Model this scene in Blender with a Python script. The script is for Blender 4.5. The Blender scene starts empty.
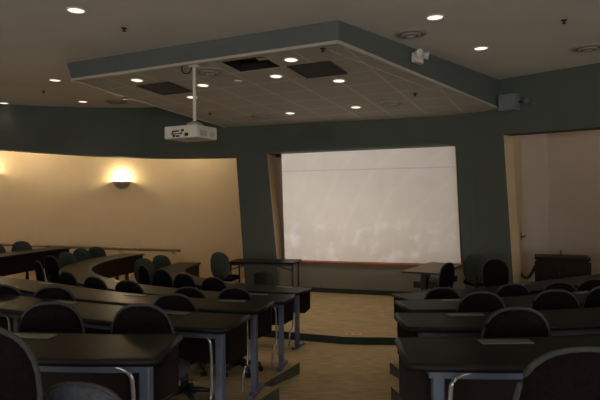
import bpy, bmesh, math, random
from mathutils import Vector, Matrix
random.seed(4)
PI = math.pi
scene = bpy.context.scene
COL = scene.collection

# ------------------------------------------------------------------ camera
F, CZ, ROLL = 560.0, 1.92, math.radians(0.5)
cam = bpy.data.cameras.new('camera')
cam.sensor_width = 36.0
cam.lens = F / 600.0 * 36.0
cam.clip_start = 0.02
cam_o = bpy.data.objects.new('camera', cam)
COL.objects.link(cam_o)
cam_o.matrix_world = Matrix.Translation((0, 0, CZ)) @ Matrix.Rotation(PI / 2, 4, 'X') @ Matrix.Rotation(-ROLL, 4, 'Z')
scene.camera = cam_o
scene.view_settings.view_transform = 'Standard'
scene.view_settings.look = 'None'
scene.view_settings.gamma = 1.0
scene.view_settings.exposure = 0.0
scene.view_settings.use_curve_mapping = False


def ray(u, v):
    dx, dy = u - 300.0, 200.0 - v
    c, s = math.cos(ROLL), math.sin(ROLL)
    return Vector(((dx * c + dy * s) / F, 1.0, (-dx * s + dy * c) / F))


def at_depth(u, v, d):
    r = ray(u, v)
    return Vector((r.x * d, d, CZ + r.z * d))


def at_z(u, v, z):
    r = ray(u, v)
    t = (z - CZ) / r.z
    return Vector((r.x * t, t, z))


# ------------------------------------------------------------------ materials
def mat(name, col, rough=0.6, metal=0.0, var=0.12, scale=9.0, emit=None, estr=0.0, bump=0.0, bscale=80.0, spec=0.5):
    m = bpy.data.materials.new(name)
    m.use_nodes = True
    nt = m.node_tree
    b = nt.nodes['Principled BSDF']
    b.inputs['Roughness'].default_value = rough
    b.inputs['Metallic'].default_value = metal
    b.inputs['Specular IOR Level'].default_value = spec
    tc = nt.nodes.new('ShaderNodeTexCoord')
    nz = nt.nodes.new('ShaderNodeTexNoise')
    nz.inputs['Scale'].default_value = scale
    nz.inputs['Detail'].default_value = 4.0
    nt.links.new(tc.outputs['Object'], nz.inputs['Vector'])
    rp = nt.nodes.new('ShaderNodeValToRGB')
    rp.color_ramp.elements[0].position = 0.3
    rp.color_ramp.elements[1].position = 0.7
    rp.color_ramp.elements[0].color = (*[c * (1 - var) for c in col], 1)
    rp.color_ramp.elements[1].color = (*[min(1, c * (1 + var)) for c in col], 1)
    nt.links.new(nz.outputs['Fac'], rp.inputs['Fac'])
    nt.links.new(rp.outputs['Color'], b.inputs['Base Color'])
    if emit:
        b.inputs['Emission Color'].default_value = (*emit, 1)
        b.inputs['Emission Strength'].default_value = estr
    if bump:
        n2 = nt.nodes.new('ShaderNodeTexNoise')
        n2.inputs['Scale'].default_value = bscale
        nt.links.new(tc.outputs['Object'], n2.inputs['Vector'])
        bp = nt.nodes.new('ShaderNodeBump')
        bp.inputs['Strength'].default_value = bump
        bp.inputs['Distance'].default_value = 0.01
        nt.links.new(n2.outputs['Fac'], bp.inputs['Height'])
        nt.links.new(bp.outputs['Normal'], b.inputs['Normal'])
    return m


def carpet_mat():
    m = mat('carpet', (0.22, 0.19, 0.13), 0.95, bump=0.4, bscale=160, spec=0.1)
    nt = m.node_tree
    b = nt.nodes['Principled BSDF']
    tc = nt.nodes.new('ShaderNodeTexCoord')
    mp = nt.nodes.new('ShaderNodeMapping')
    mp.inputs['Scale'].default_value = (2.2, 11.0, 2.0)
    nz = nt.nodes.new('ShaderNodeTexNoise')
    nz.inputs['Scale'].default_value = 2.4
    nz.inputs['Detail'].default_value = 8.0
    nz.inputs['Roughness'].default_value = 0.75
    rp = nt.nodes.new('ShaderNodeValToRGB')
    rp.color_ramp.elements[0].position = 0.34
    rp.color_ramp.elements[1].position = 0.66
    rp.color_ramp.elements[0].color = (0.27, 0.21, 0.12, 1)
    rp.color_ramp.elements[1].color = (0.52, 0.395, 0.235, 1)
    nt.links.new(tc.outputs['Object'], mp.inputs['Vector'])
    nt.links.new(mp.outputs['Vector'], nz.inputs['Vector'])
    nt.links.new(nz.outputs['Fac'], rp.inputs['Fac'])
    nt.links.new(rp.outputs['Color'], b.inputs['Base Color'])
    return m


def tile_mat():
    m = mat('acoustic_tile', (0.50, 0.485, 0.45), 0.9, var=0.06, scale=30, bump=0.2, bscale=200, spec=0.1)
    nt = m.node_tree
    b = nt.nodes['Principled BSDF']
    base = b.inputs['Base Color'].links[0].from_socket
    tc = nt.nodes.new('ShaderNodeTexCoord')
    br = nt.nodes.new('ShaderNodeTexBrick')
    br.offset = 0.0
    br.inputs['Scale'].default_value = 1.0
    br.inputs['Brick Width'].default_value = 0.61
    br.inputs['Row Height'].default_value = 0.61
    br.inputs['Mortar Size'].default_value = 0.02
    br.inputs['Mortar Smooth'].default_value = 0.1
    nt.links.new(tc.outputs['Object'], br.inputs['Vector'])
    mx = nt.nodes.new('ShaderNodeMix')
    mx.data_type = 'RGBA'
    nt.links.new(br.outputs['Fac'], mx.inputs['Factor'])
    nt.links.new(base, mx.inputs[6])
    mx.inputs[7].default_value = (0.64, 0.62, 0.57, 1)
    nt.links.new(mx.outputs[2], b.inputs['Base Color'])
    return m


def screen_mat():
    m = mat('screen_fabric', (0.80, 0.76, 0.72), 0.85, var=0.03, scale=3, spec=0.1)
    nt = m.node_tree
    b = nt.nodes['Principled BSDF']
    base = b.inputs['Base Color'].links[0].from_socket
    tc = nt.nodes.new('ShaderNodeTexCoord')
    # pale streaks in wide arcs
    wv = nt.nodes.new('ShaderNodeTexWave')
    wv.wave_type = 'RINGS'
    wv.rings_direction = 'Y'
    wv.inputs['Scale'].default_value = 0.55
    wv.inputs['Distortion'].default_value = 2.5
    wv.inputs['Detail'].default_value = 2.0
    mp = nt.nodes.new('ShaderNodeMapping')
    mp.inputs['Location'].default_value = (-2.6, 0, 0.2)
    nt.links.new(tc.outputs['Object'], mp.inputs['Vector'])
    nt.links.new(mp.outputs['Vector'], wv.inputs['Vector'])
    r1 = nt.nodes.new('ShaderNodeValToRGB')
    r1.color_ramp.elements[0].position = 0.86
    r1.color_ramp.elements[1].position = 1.0
    r1.color_ramp.elements[0].color = (0, 0, 0, 1)
    r1.color_ramp.elements[1].color = (0.16, 0.16, 0.16, 1)
    nt.links.new(wv.outputs['Fac'], r1.inputs['Fac'])
    mx = nt.nodes.new('ShaderNodeMix')
    mx.data_type = 'RGBA'
    nt.links.new(r1.outputs['Color'], mx.inputs['Factor'])
    nt.links.new(base, mx.inputs[6])
    mx.inputs[7].default_value = (0.92, 0.90, 0.86, 1)
    # blotchy bluish patches low on the fabric
    nz = nt.nodes.new('ShaderNodeTexNoise')
    nz.inputs['Scale'].default_value = 3.6
    nz.inputs['Detail'].default_value = 3.0
    nt.links.new(tc.outputs['Object'], nz.inputs['Vector'])
    sp = nt.nodes.new('ShaderNodeSeparateXYZ')
    nt.links.new(tc.outputs['Object'], sp.inputs['Vector'])
    band = nt.nodes.new('ShaderNodeMapRange')
    band.interpolation_type = 'SMOOTHSTEP'
    band.inputs['From Min'].default_value = 1.05
    band.inputs['From Max'].default_value = 0.45
    nt.links.new(sp.outputs['Z'], band.inputs['Value'])
    r2 = nt.nodes.new('ShaderNodeMapRange')
    r2.inputs['From Min'].default_value = 0.50
    r2.inputs['From Max'].default_value = 0.72
    nt.links.new(nz.outputs['Fac'], r2.inputs['Value'])
    ml = nt.nodes.new('ShaderNodeMath')
    ml.operation = 'MULTIPLY'
    nt.links.new(band.outputs['Result'], ml.inputs[0])
    nt.links.new(r2.outputs['Result'], ml.inputs[1])
    m2 = nt.nodes.new('ShaderNodeMix')
    m2.data_type = 'RGBA'
    nt.links.new(ml.outputs['Value'], m2.inputs['Factor'])
    nt.links.new(mx.outputs[2], m2.inputs[6])
    m2.inputs[7].default_value = (0.97, 0.95, 1.0, 1)
    cr = nt.nodes.new('ShaderNodeMath')
    cr.operation = 'COMPARE'
    cr.inputs[1].default_value = 1.79
    cr.inputs[2].default_value = 0.012
    nt.links.new(sp.outputs['Z'], cr.inputs[0])
    m3 = nt.nodes.new('ShaderNodeMix')
    m3.data_type = 'RGBA'
    nt.links.new(cr.outputs['Value'], m3.inputs['Factor'])
    nt.links.new(m2.outputs[2], m3.inputs[6])
    m3.inputs[7].default_value = (0.68, 0.64, 0.60, 1)
    nt.links.new(m3.outputs[2], b.inputs['Base Color'])
    return m


M = {}
M['carpet'] = carpet_mat()
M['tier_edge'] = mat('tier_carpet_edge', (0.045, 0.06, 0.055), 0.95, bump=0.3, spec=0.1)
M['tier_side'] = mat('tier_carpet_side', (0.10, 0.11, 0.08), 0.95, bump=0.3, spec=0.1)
M['green_wall'] = mat('dark_green_paint', (0.088, 0.107, 0.095), 0.75, var=0.04, scale=2, spec=0.25)
M['fascia'] = mat('blue_grey_paint', (0.118, 0.138, 0.142), 0.75, var=0.04, scale=2, spec=0.25)
M['beige'] = mat('beige_paint', (0.65, 0.51, 0.325), 0.85, var=0.03, scale=2, spec=0.2)
M['pale'] = mat('pale_beige_paint', (0.52, 0.445, 0.385), 0.85, var=0.03, scale=2, spec=0.2)
M['apron'] = mat('grey_beige_paint', (0.24, 0.23, 0.20), 0.8, var=0.04, scale=2, spec=0.2)
M['ceiling'] = mat('ceiling_paint', (0.80, 0.79, 0.78), 0.9, var=0.03, scale=1.5, spec=0.15)
M['tile'] = tile_mat()
M['trim_metal'] = mat('satin_trim', (0.48, 0.45, 0.40), 0.45, var=0.05)
M['screen'] = screen_mat()
M['black'] = mat('black_plastic', (0.012, 0.012, 0.013), 0.4, var=0.2)
M['void'] = mat('dark_void', (0.012, 0.010, 0.010), 0.9)
M['grille'] = mat('charcoal_grille', (0.035, 0.042, 0.036), 0.8)
M['lamp'] = mat('lamp_glow', (0.9, 0.85, 0.75), 0.5, emit=(1.0, 0.87, 0.70), estr=1.6)
M['globe'] = mat('fill_globe', (0.8, 0.8, 0.8), 0.4, emit=(0.82, 0.91, 1.0), estr=255.0)  # glow of the fill globes added behind the camera
M['sconce_glow'] = mat('sconce_glow', (0.9, 0.85, 0.75), 0.5, emit=(1.0, 0.82, 0.5), estr=3.5)
M['white_metal'] = mat('white_enamel', (0.78, 0.75, 0.68), 0.5, var=0.04)
M['diffuser'] = mat('diffuser_metal', (0.34, 0.33, 0.31), 0.5, var=0.05)
M['sconce_metal'] = mat('sconce_bowl', (0.24, 0.20, 0.19), 0.5)
M['rail'] = mat('handrail_metal', (0.17, 0.135, 0.10), 0.4, metal=0.4)
M['desk_top'] = mat('dark_laminate', (0.009, 0.011, 0.008), 0.38, var=0.10, scale=14, spec=0.04)
M['desk_edge'] = mat('desk_edge_band', (0.009, 0.008, 0.010), 0.42, spec=0.2)
M['panel'] = mat('maroon_brown_panel', (0.012, 0.0065, 0.0065), 0.6, var=0.15, spec=0.2)
M['blue_metal'] = mat('blue_grey_metal', (0.115, 0.145, 0.225), 0.42, metal=0.15, var=0.06)
M['chrome'] = mat('pale_cable_sleeve', (0.55, 0.57, 0.62), 0.25, metal=0.7)
M['plate'] = mat('grey_plate', (0.085, 0.088, 0.08), 0.45)
M['fabric'] = mat('dark_chair_fabric', (0.0085, 0.0058, 0.007), 0.95, var=0.3, scale=60, bump=0.3, spec=0.05)
M['green_fabric'] = mat('grey_green_chair_fabric', (0.050, 0.060, 0.052), 0.95, var=0.2, scale=60, bump=0.3, spec=0.15)
M['rim'] = mat('chair_edge', (0.032, 0.036, 0.037), 0.8, var=0.3, scale=60)
M['seat'] = mat('blue_grey_seat_fabric', (0.045, 0.054, 0.075), 0.95, var=0.3, scale=60, bump=0.3)
M['tan_top'] = mat('tan_laminate', (0.17, 0.14, 0.10), 0.5, var=0.08, spec=0.15)
M['speaker'] = mat('speaker_blue_grey', (0.17, 0.20, 0.225), 0.6, var=0.05)
M['wood'] = mat('dark_brown_wood', (0.014, 0.008, 0.007), 0.5, var=0.25, scale=6, spec=0.2)
M['orange'] = mat('orange_wood', (0.33, 0.085, 0.030), 0.5, var=0.15)
M['brass'] = mat('orange_brass', (0.62, 0.33, 0.07), 0.4, var=0.3, scale=60)
M['projector'] = mat('projector_shell', (0.72, 0.69, 0.62), 0.5, var=0.03)
M['strobe'] = mat('strobe_lens', (0.7, 0.7, 0.68), 0.3)
M['baseboard'] = mat('baseboard_rubber', (0.020, 0.026, 0.024), 0.6)


# ------------------------------------------------------------------ mesh helpers
class MB:
    def __init__(self, off=(0, 0, 0)):
        self.bm = bmesh.new()
        self.off = Vector(off)

    def v(self, p):
        return self.bm.verts.new(Vector(p) - self.off)

    def face(self, vs, mi=0, smooth=False):
        try:
            f = self.bm.faces.new(vs)
            f.material_index = mi
            f.smooth = smooth
            return f
        except ValueError:
            return None

    def box(self, c, s, rz=0.0, rot=None, mi=0):
        R = rot if rot is not None else Matrix.Rotation(rz, 3, 'Z')
        c = Vector(c)
        vs = [self.v(c + R @ Vector((x * s[0] / 2, y * s[1] / 2, z * s[2] / 2)))
              for x in (-1, 1) for y in (-1, 1) for z in (-1, 1)]
        for q in ((0, 1, 3, 2), (4, 6, 7, 5), (0, 4, 5, 1), (2, 3, 7, 6), (0, 2, 6, 4), (1, 5, 7, 3)):
            self.face([vs[i] for i in q], mi)

    def tube(self, pts, r, n=10, cap=True, closed=False):
        pts = [Vector(p) for p in pts]
        rr = r if isinstance(r, (list, tuple)) else [r] * len(pts)
        rings = []
        N = len(pts)
        for i, p in enumerate(pts):
            if closed:
                t = pts[(i + 1) % N] - pts[i - 1]
            else:
                t = pts[min(i + 1, N - 1)] - pts[max(i - 1, 0)]
            t.normalize()
            a = Vector((0, 0, 1)) if abs(t.z) < 0.9 else Vector((1, 0, 0))
            x = t.cross(a).normalized()
            y = x.cross(t).normalized()
            rings.append([self.v(p + (x * math.cos(2 * PI * k / n) + y * math.sin(2 * PI * k / n)) * rr[i]) for k in range(n)])
        m = N if closed else N - 1
        for i in range(m):
            A, B = rings[i], rings[(i + 1) % N]
            for k in range(n):
                self.face([A[k], A[(k + 1) % n], B[(k + 1) % n], B[k]], 0, True)
        if cap and not closed:
            self.face(rings[0])
            self.face(rings[-1][::-1])

    def lathe(self, prof, c=(0, 0, 0), n=24, rot=None):
        c = Vector(c)
        R = rot if rot is not None else Matrix.Identity(3)
        rings = []
        for (r, z) in prof:
            if r < 1e-6:
                rings.append([self.v(c + R @ Vector((0, 0, z)))])
            else:
                rings.append([self.v(c + R @ Vector((r * math.cos(2 * PI * k / n), r * math.sin(2 * PI * k / n), z))) for k in range(n)])
        for A, B in zip(rings, rings[1:]):
            for k in range(n):
                a, a2 = A[k % len(A)], A[(k + 1) % len(A)]
                b, b2 = B[k % len(B)], B[(k + 1) % len(B)]
                q = []
                for w in (a, a2, b2, b):
                    if w not in q:
                        q.append(w)
                if len(q) > 2:
                    self.face(q, 0, True)

    def prism(self, poly, z0, z1, mi_side=0):
        lo = [self.v((x, y, z0)) for x, y in poly]
        hi = [self.v((x, y, z1)) for x, y in poly]
        self.face(hi, 0)
        self.face(lo[::-1], 0)
        n = len(poly)
        for i in range(n):
            self.face([lo[i], lo[(i + 1) % n], hi[(i + 1) % n], hi[i]], mi_side)

    def sweep(self, frames, prof, smooth=False):
        """frames: list of (pos, normal) in plan; prof: closed loop of (n, z)"""
        rings = [[self.v((p.x + nn.x * a, p.y + nn.y * a, z)) for a, z in prof] for p, nn in frames]
        k = len(prof)
        for A, B in zip(rings, rings[1:]):
            for i in range(k):
                self.face([A[i], A[(i + 1) % k], B[(i + 1) % k], B[i]], 0, smooth)
        self.face(rings[0])
        self.face(rings[-1][::-1])

    def build(self, name, m, parent=None, bevel=0.0, seg=2, smooth_angle=None):
        bmesh.ops.recalc_face_normals(self.bm, faces=self.bm.faces[:])
        me = bpy.data.meshes.new(name)
        self.bm.to_mesh(me)
        self.bm.free()
        for q in (m if isinstance(m, (list, tuple)) else [m]):
            me.materials.append(q)
        o = bpy.data.objects.new(name, me)
        COL.objects.link(o)
        if parent:
            o.parent = parent
        else:
            o.location = self.off
        if bevel:
            b = o.modifiers.new('bevel', 'BEVEL')
            b.width = bevel
            b.segments = seg
            b.limit_method = 'ANGLE'
        return o


def tag(o, label, cat, group=None):
    o['label'] = label
    o['category'] = cat
    if group:
        o['group'] = group
    return o


def thing(name, label, cat, loc=(0, 0, 0), rz=0.0, group=None):
    o = bpy.data.objects.new(name, None)
    o.empty_display_size = 0.1
    COL.objects.link(o)
    o.location = loc
    o.rotation_euler = (0, 0, rz)
    return tag(o, label, cat, group)


def struct(o):
    o['kind'] = 'structure'
    return o


def copy_tree(o, parent=None):
    c = o.copy()
    COL.objects.link(c)
    if parent:
        c.parent = parent
    for ch in list(o.children):
        copy_tree(ch, c)
    return c


def crom(pts, per=10):
    P = [Vector(p) for p in pts]
    P = [P[0] * 2 - P[1]] + P + [P[-1] * 2 - P[-2]]
    out = []
    for i in range(1, len(P) - 2):
        for k in range(per):
            t = k / per
            a, b, c, d = P[i - 1], P[i], P[i + 1], P[i + 2]
            out.append(0.5 * ((2 * b) + (c - a) * t + (2 * a - 5 * b + 4 * c - d) * t * t + (3 * b - a - 3 * c + d) * t ** 3))
    out.append(P[-2].copy())
    return out


def resample(pts, n):
    L = [0.0]
    for a, b in zip(pts, pts[1:]):
        L.append(L[-1] + (b - a).length)
    out = []
    j = 0
    for i in range(n + 1):
        s = L[-1] * i / n
        while j < len(L) - 2 and L[j + 1] < s:
            j += 1
        t = (s - L[j]) / max(1e-9, L[j + 1] - L[j])
        out.append(pts[j].lerp(pts[j + 1], t))
    return out


def plen(pts):
    return sum((b - a).length for a, b in zip(pts, pts[1:]))


def frames_of(pts, side):
    """side -1: path runs left from the aisle, +1: right. The normal points to the front of the room."""
    fr = []
    for i, p in enumerate(pts):
        t = (pts[min(i + 1, len(pts) - 1)] - pts[max(i - 1, 0)]).normalized()
        n = Vector((t.y, -t.x)) if side < 0 else Vector((-t.y, t.x))
        fr.append((Vector((p.x, p.y)), n))
    return fr


# ------------------------------------------------------------------ room plan
CEIL = CZ + 2.02
STAGE = 0.10
W_PTS = [(-9.3, 7.5), (-8.6, 9.4), (-7.6, 10.7), (-6.1, 11.5), (-4.3, 12.0), (-2.9, 12.0), (-1.4, 11.65), (-0.66, 11.4), (0.6, 10.95),
         (1.9, 10.5), (2.9, 10.05), (3.4, 9.55), (4.5, 8.4), (5.5, 7.3), (6.6, 5.8), (7.4, 3.5)]
W = crom(W_PTS, 12)


def w_hit(u, back=0.0):
    """distance at which the column of picture column u meets the front wall's plan curve"""
    k = (u - 300.0) / F
    best = None
    for a, b in zip(W, W[1:]):
        fa, fb = a.x - k * a.y, b.x - k * b.y
        if fa * fb <= 0 and abs(fa - fb) > 1e-9:
            best = a.lerp(b, fa / (fa - fb))
            break
    if back:
        best = best + w_normal(best) * back
    return best


def w_normal(p):
    i = min(range(len(W)), key=lambda j: (W[j] - p).length)
    t = (W[min(i + 1, len(W) - 1)] - W[max(i - 1, 0)]).normalized()
    return Vector((-t.y, t.x))      # away from the audience


def w_point(u, v, back=0.0):
    p = w_hit(u, back)
    return at_depth(u, v, p.y)


# floor, stage, ceiling, outer shell
b = MB()
b.prism([(-9.6, -8.6), (9.6, -8.6), (9.6, 14.6), (-9.6, 14.6)], -0.2, 0.0)
struct(b.build('floor', M['carpet']))
b = MB()
b.prism([(-9.6, -8.6), (9.6, -8.6), (9.6, 14.6), (-9.6, 14.6)], CEIL, CEIL + 0.15)
struct(b.build('ceiling', M['ceiling']))
for nm, c, s in (('wall_left', (-9.7, 3.0, 2), (0.2, 23.2, 4.4)), ('wall_right', (9.7, 3.0, 2), (0.2, 23.2, 4.4)),
                 ('wall_back', (0, -8.7, 2), (19.4, 0.2, 4.4)), ('wall_end', (0, 14.7, 2), (19.4, 0.2, 4.4))):
    b = MB()
    b.box(c, s)
    struct(b.build(nm, M['beige']))

# rows of desks (plan centre lines), numbered from the camera to the front
ROWS_L = [
    [(-0.62, 2.60), (-1.2, 2.64), (-2.5, 2.88), (-4.2, 3.7), (-5.9, 5.0), (-7.0, 6.6)],
    [(-0.42, 3.62), (-1.0, 3.80), (-1.95, 4.25), (-3.3, 4.95), (-4.8, 6.1), (-5.8, 7.6), (-6.1, 9.2)],
    [(-0.30, 4.74), (-1.0, 4.92), (-1.89, 5.32), (-2.86, 6.0), (-3.95, 6.75), (-4.8, 7.6), (-5.15, 8.5), (-5.14, 9.4), (-4.98, 10.2), (-4.72, 11.05)],
    [(-0.12, 6.03), (-0.8, 6.18), (-1.4, 6.45), (-2.25, 7.0), (-3.0, 7.8), (-3.5, 8.7), (-3.68, 9.6), (-3.62, 10.4), (-3.35, 11.3)],
    [(0.05, 7.32), (-0.75, 7.68), (-1.5, 8.25), (-2.02, 9.0), (-2.24, 9.8), (-2.13, 10.75)],
]
ROWS_R = [
    [(0.455, 2.50), (1.0, 2.47), (1.7, 2.55), (3.0, 2.9), (4.6, 3.5)],
    [(0.65, 3.63), (1.3, 3.62), (2.1, 3.75), (3.2, 4.1), (4.6, 4.8)],
    [(0.86, 4.72), (1.7, 4.80), (2.7, 5.10), (4.0, 5.7), (4.9, 6.3)],
    [(1.08, 6.02), (1.9, 6.25), (2.75, 6.68), (3.7, 7.2), (4.2, 7.5)],
]
TIER = [0.51, 0.40, 0.29, 0.13, 0.0]


def extend(pts, d0, d1):
    a = pts[0] + (pts[0] - pts[1]).normalized() * d0
    z = pts[-1] + (pts[-1] - pts[-2]).normalized() * d1
    return [a] + pts + [z]


def tiers(rows, side, name):
    NS = 48
    fronts, rears = [], []
    for r in rows[:4]:
        pts = extend(crom([Vector((x, y)) for x, y in r], 10), 0.07, 0.45)
        fr = frames_of(resample(pts, NS), side)
        fronts.append([p + n * 0.16 for p, n in fr])
        # the rear edge of the next tier starts further in from the aisle: each platform's end is cut askew
        short = resample(resample(pts, 400)[int(400 * 0.45 / plen(pts)):], NS)
        rears.append([p + n * 0.16 for p, n in frames_of(short, side)])
    # the top floor behind the nearest row runs back to the rear of the room
    back = []
    for i in range(NS + 1):
        t = i / NS
        back.append(Vector((side * (0.45 + 8.9 * t), -8.5 + 9.0 * t * t)))
    for i in range(4):
        b = MB()
        z, zb = TIER[i], -0.05
        A, B = (back if i == 0 else rears[i - 1]), fronts[i]
        top_a = [b.v((p.x, p.y, z)) for p in A]
        top_b = [b.v((p.x, p.y, z)) for p in B]
        bot_a = [b.v((p.x, p.y, zb)) for p in A]
        bot_b = [b.v((p.x, p.y, zb)) for p in B]
        for k in range(NS):
            b.face([top_a[k], top_a[k + 1], top_b[k + 1], top_b[k]], 0)
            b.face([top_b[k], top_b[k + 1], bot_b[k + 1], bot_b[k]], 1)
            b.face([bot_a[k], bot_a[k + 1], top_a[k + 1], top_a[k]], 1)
        b.face([top_a[0], top_b[0], bot_b[0], bot_a[0]], 1)
        b.face([top_a[-1], top_b[-1], bot_b[-1], bot_a[-1]], 1)
        struct(b.build('floor_tier_%s' % name, [M['carpet'], M['tier_side']]))


tiers(ROWS_L, -1, 'left')
tiers(ROWS_R, 1, 'right')

# sloping aisle between the two blocks
b = MB()
prof = [(-8.5, 0.50), (1.5, 0.49), (2.68, 0.385), (3.76, 0.275), (4.88, 0.115), (6.17, 0.004), (6.5, -0.1), (-8.5, -0.1)]
A = [b.v((-0.9, y, z)) for y, z in prof]
B = [b.v((1.35, y, z)) for y, z in prof]
for i in range(len(prof)):
    j = (i + 1) % len(prof)
    b.face([A[i], A[j], B[j], B[i]])
b.face(A)
b.face(B[::-1])
struct(b.build('floor_aisle', M['carpet']))

# raised front stage
r5 = frames_of(resample(crom([Vector(p) for p in ROWS_L[4]], 10), 24), -1)
edge = [p + n * 0.29 for p, n in r5]
poly = [(p.x, p.y) for p in edge[::-1]]
poly = [(-1.72, 13.8), (-1.72, 11.4)] + poly + [(0.6, 7.42), (1.3, 7.36), (2.0, 7.34), (2.75, 7.42), (3.5, 7.82), (4.4, 8.35), (5.6, 8.3), (8.8, 8.0), (8.8, 13.8)]
b = MB()
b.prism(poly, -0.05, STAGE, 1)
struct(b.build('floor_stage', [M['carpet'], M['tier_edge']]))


# ------------------------------------------------------------------ front wall: header, piers, screen niche
def spline_z(tab, u):
    if u <= tab[0][0]:
        return tab[0][1]
    for (u0, z0), (u1, z1) in zip(tab, tab[1:]):
        if u <= u1:
            return z0 + (z1 - z0) * (u - u0) / (u1 - u0)
    return tab[-1][1]


HZ = [(-9.3, 3.02), (-6.1, 3.006), (-4.3, 2.90), (-3.0, 2.845), (-1.3, 2.82), (-0.66, 2.86), (2.86, 2.885), (3.3, 2.93), (3.45, 3.00), (4.5, 2.97), (7.4, 2.97)]
TH = 0.32
b = MB()
ring = []
for i, p in enumerate(W):
    n = w_normal(p)
    zb = spline_z(HZ, p.x)
    q = p + n * TH
    ring.append([b.v((p.x, p.y, zb)), b.v((p.x, p.y, CEIL)), b.v((q.x, q.y, CEIL)), b.v((q.x, q.y, zb))])
for A, B in zip(ring, ring[1:]):
    for k in range(4):
        b.face([A[k], A[(k + 1) % 4], B[(k + 1) % 4], B[k]])
b.face(ring[0])
b.face(ring[-1][::-1])
struct(b.build('wall_header', M['green_wall']))


def pier(name, ul_t, ul_b, ur_t, ur_b, zb, mats=None, top=None):
    """a pier of the front wall with leaning side edges; columns given at its top and at the floor"""
    b = MB()
    NS = 8
    rows = []
    for (ul, ur, z) in ((ul_b, ur_b, zb), (ul_t, ur_t, top)):
        fr = []
        for k in range(NS + 1):
            p = w_hit(ul + (ur - ul) * k / NS)
            zz = z if z is not None else spline_z(HZ, p.x) + 0.004
            q = p + w_normal(p) * (TH - 0.01)
            p = p + w_normal(p) * 0.003
            fr.append((b.v((p.x, p.y, zz)), b.v((q.x, q.y, zz))))
        rows.append(fr)
    lo, hi = rows
    for k in range(NS):
        b.face([lo[k][0], lo[k + 1][0], hi[k + 1][0], hi[k][0]], 0)
        b.face([lo[k][1], lo[k + 1][1], hi[k + 1][1], hi[k][1]], 1)
        b.face([hi[k][0], hi[k + 1][0], hi[k + 1][1], hi[k][1]], 0)
        b.face([lo[k][0], lo[k + 1][0], lo[k + 1][1], lo[k][1]], 0)
    for k in (0, NS):
        b.face([lo[k][0], lo[k][1], hi[k][1], hi[k][0]], 1)
    return struct(b.build(name, mats or [M['green_wall'], M['beige']]))


pier('wall_pier_left', 236.5, 244.5, 267.5, 279, STAGE)
pier('wall_pier_right', 456, 464.5, 504, 514, STAGE)
pier('wall_pier_end', 690, 690, 860, 860, STAGE)
pier('wall_pier_outer', -130, -130, -60, -60, 0.0)
SILL = 0.665
pier('wall_apron', 279, 279, 464.5, 464.5, STAGE, [M['apron'], M['apron']], SILL)


def w_strip(name, u0, u1, zb, zt, front, depth, m, ns=16):
    b = MB()
    rg = []
    for k in range(ns + 1):
        p = w_hit(u0 + (u1 - u0) * k / ns)
        n = w_normal(p)
        a, c = p - n * front, p + n * depth
        rg.append([b.v((a.x, a.y, zb)), b.v((a.x, a.y, zt)), b.v((c.x, c.y, zt)), b.v((c.x, c.y, zb))])
    for A, B in zip(rg, rg[1:]):
        for k in range(4):
            b.face([A[k], A[(k + 1) % 4], B[(k + 1) % 4], B[k]])
    b.face(rg[0])
    b.face(rg[-1][::-1])
    return b.build(name, m)


struct(w_strip('trim_ledge', 279.5, 463.5, SILL, SILL + 0.038, 0.03, 0.28, M['orange']))
struct(w_strip('baseboard_front', 279, 466, STAGE, STAGE + 0.09, 0.015, 0.0, M['baseboard']))
# niche back wall
b = MB()
pl, pr = w_hit(250), w_hit(485)
nl = Vector((0.36, 0.93)) * 0.62
for (a, c) in ((pl + nl, pr + nl),):
    d = (c - a).normalized()
    ang = math.atan2(d.y, d.x)
    mid = (a + c) / 2
    b.box((mid.x, mid.y, 1.55), ((c - a).length, 0.08, 3.3), ang)
struct(b.build('wall_niche', M['pale']))


def wall_curve(name, pts, z0, z1, th, m, per=10, smooth=True):
    P = crom([Vector(p) for p in pts], per) if per > 1 else [Vector(p) for p in pts]
    b = MB()
    rg = []
    for i, p in enumerate(P):
        t = (P[min(i + 1, len(P) - 1)] - P[max(i - 1, 0)]).normalized()
        n = Vector((-t.y, t.x))
        q = p + n * th
        rg.append([b.v((p.x, p.y, z0)), b.v((p.x, p.y, z1)), b.v((q.x, q.y, z1)), b.v((q.x, q.y, z0))])
    for A, B in zip(rg, rg[1:]):
        for k in range(4):
            b.face([A[k], A[(k + 1) % 4], B[(k + 1) % 4], B[k]])
    b.face(rg[0])
    b.face(rg[-1][::-1])
    return b.build(name, m), P


BACK_L = [(-9.55, 9.6), (-8.4, 11.4), (-6.7, 12.75), (-4.6, 13.35), (-2.8, 13.4), (-0.6, 13.1)]
o, BL = wall_curve('wall_left_curved', BACK_L, 0.0, CEIL, 0.1, M['beige'])
struct(o)
b504 = w_hit(504) + w_normal(w_hit(504)) * 0.30
o, _ = wall_curve('wall_right_return', [(b504.x, b504.y), (4.52, 11.4)], STAGE, CEIL, 0.1, M['beige'], 1)
struct(o)
o, _ = wall_curve('wall_right_corner', [(4.52, 11.4), (5.06, 11.45)], STAGE, CEIL, 0.1, M['pale'], 1)
struct(o)
o, _ = wall_curve('wall_right_curved', [(5.06, 11.45), (6.3, 10.8), (7.6, 9.7), (9.5, 7.6)], STAGE, CEIL, 0.1, M['pale'], 6)
struct(o)

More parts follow.
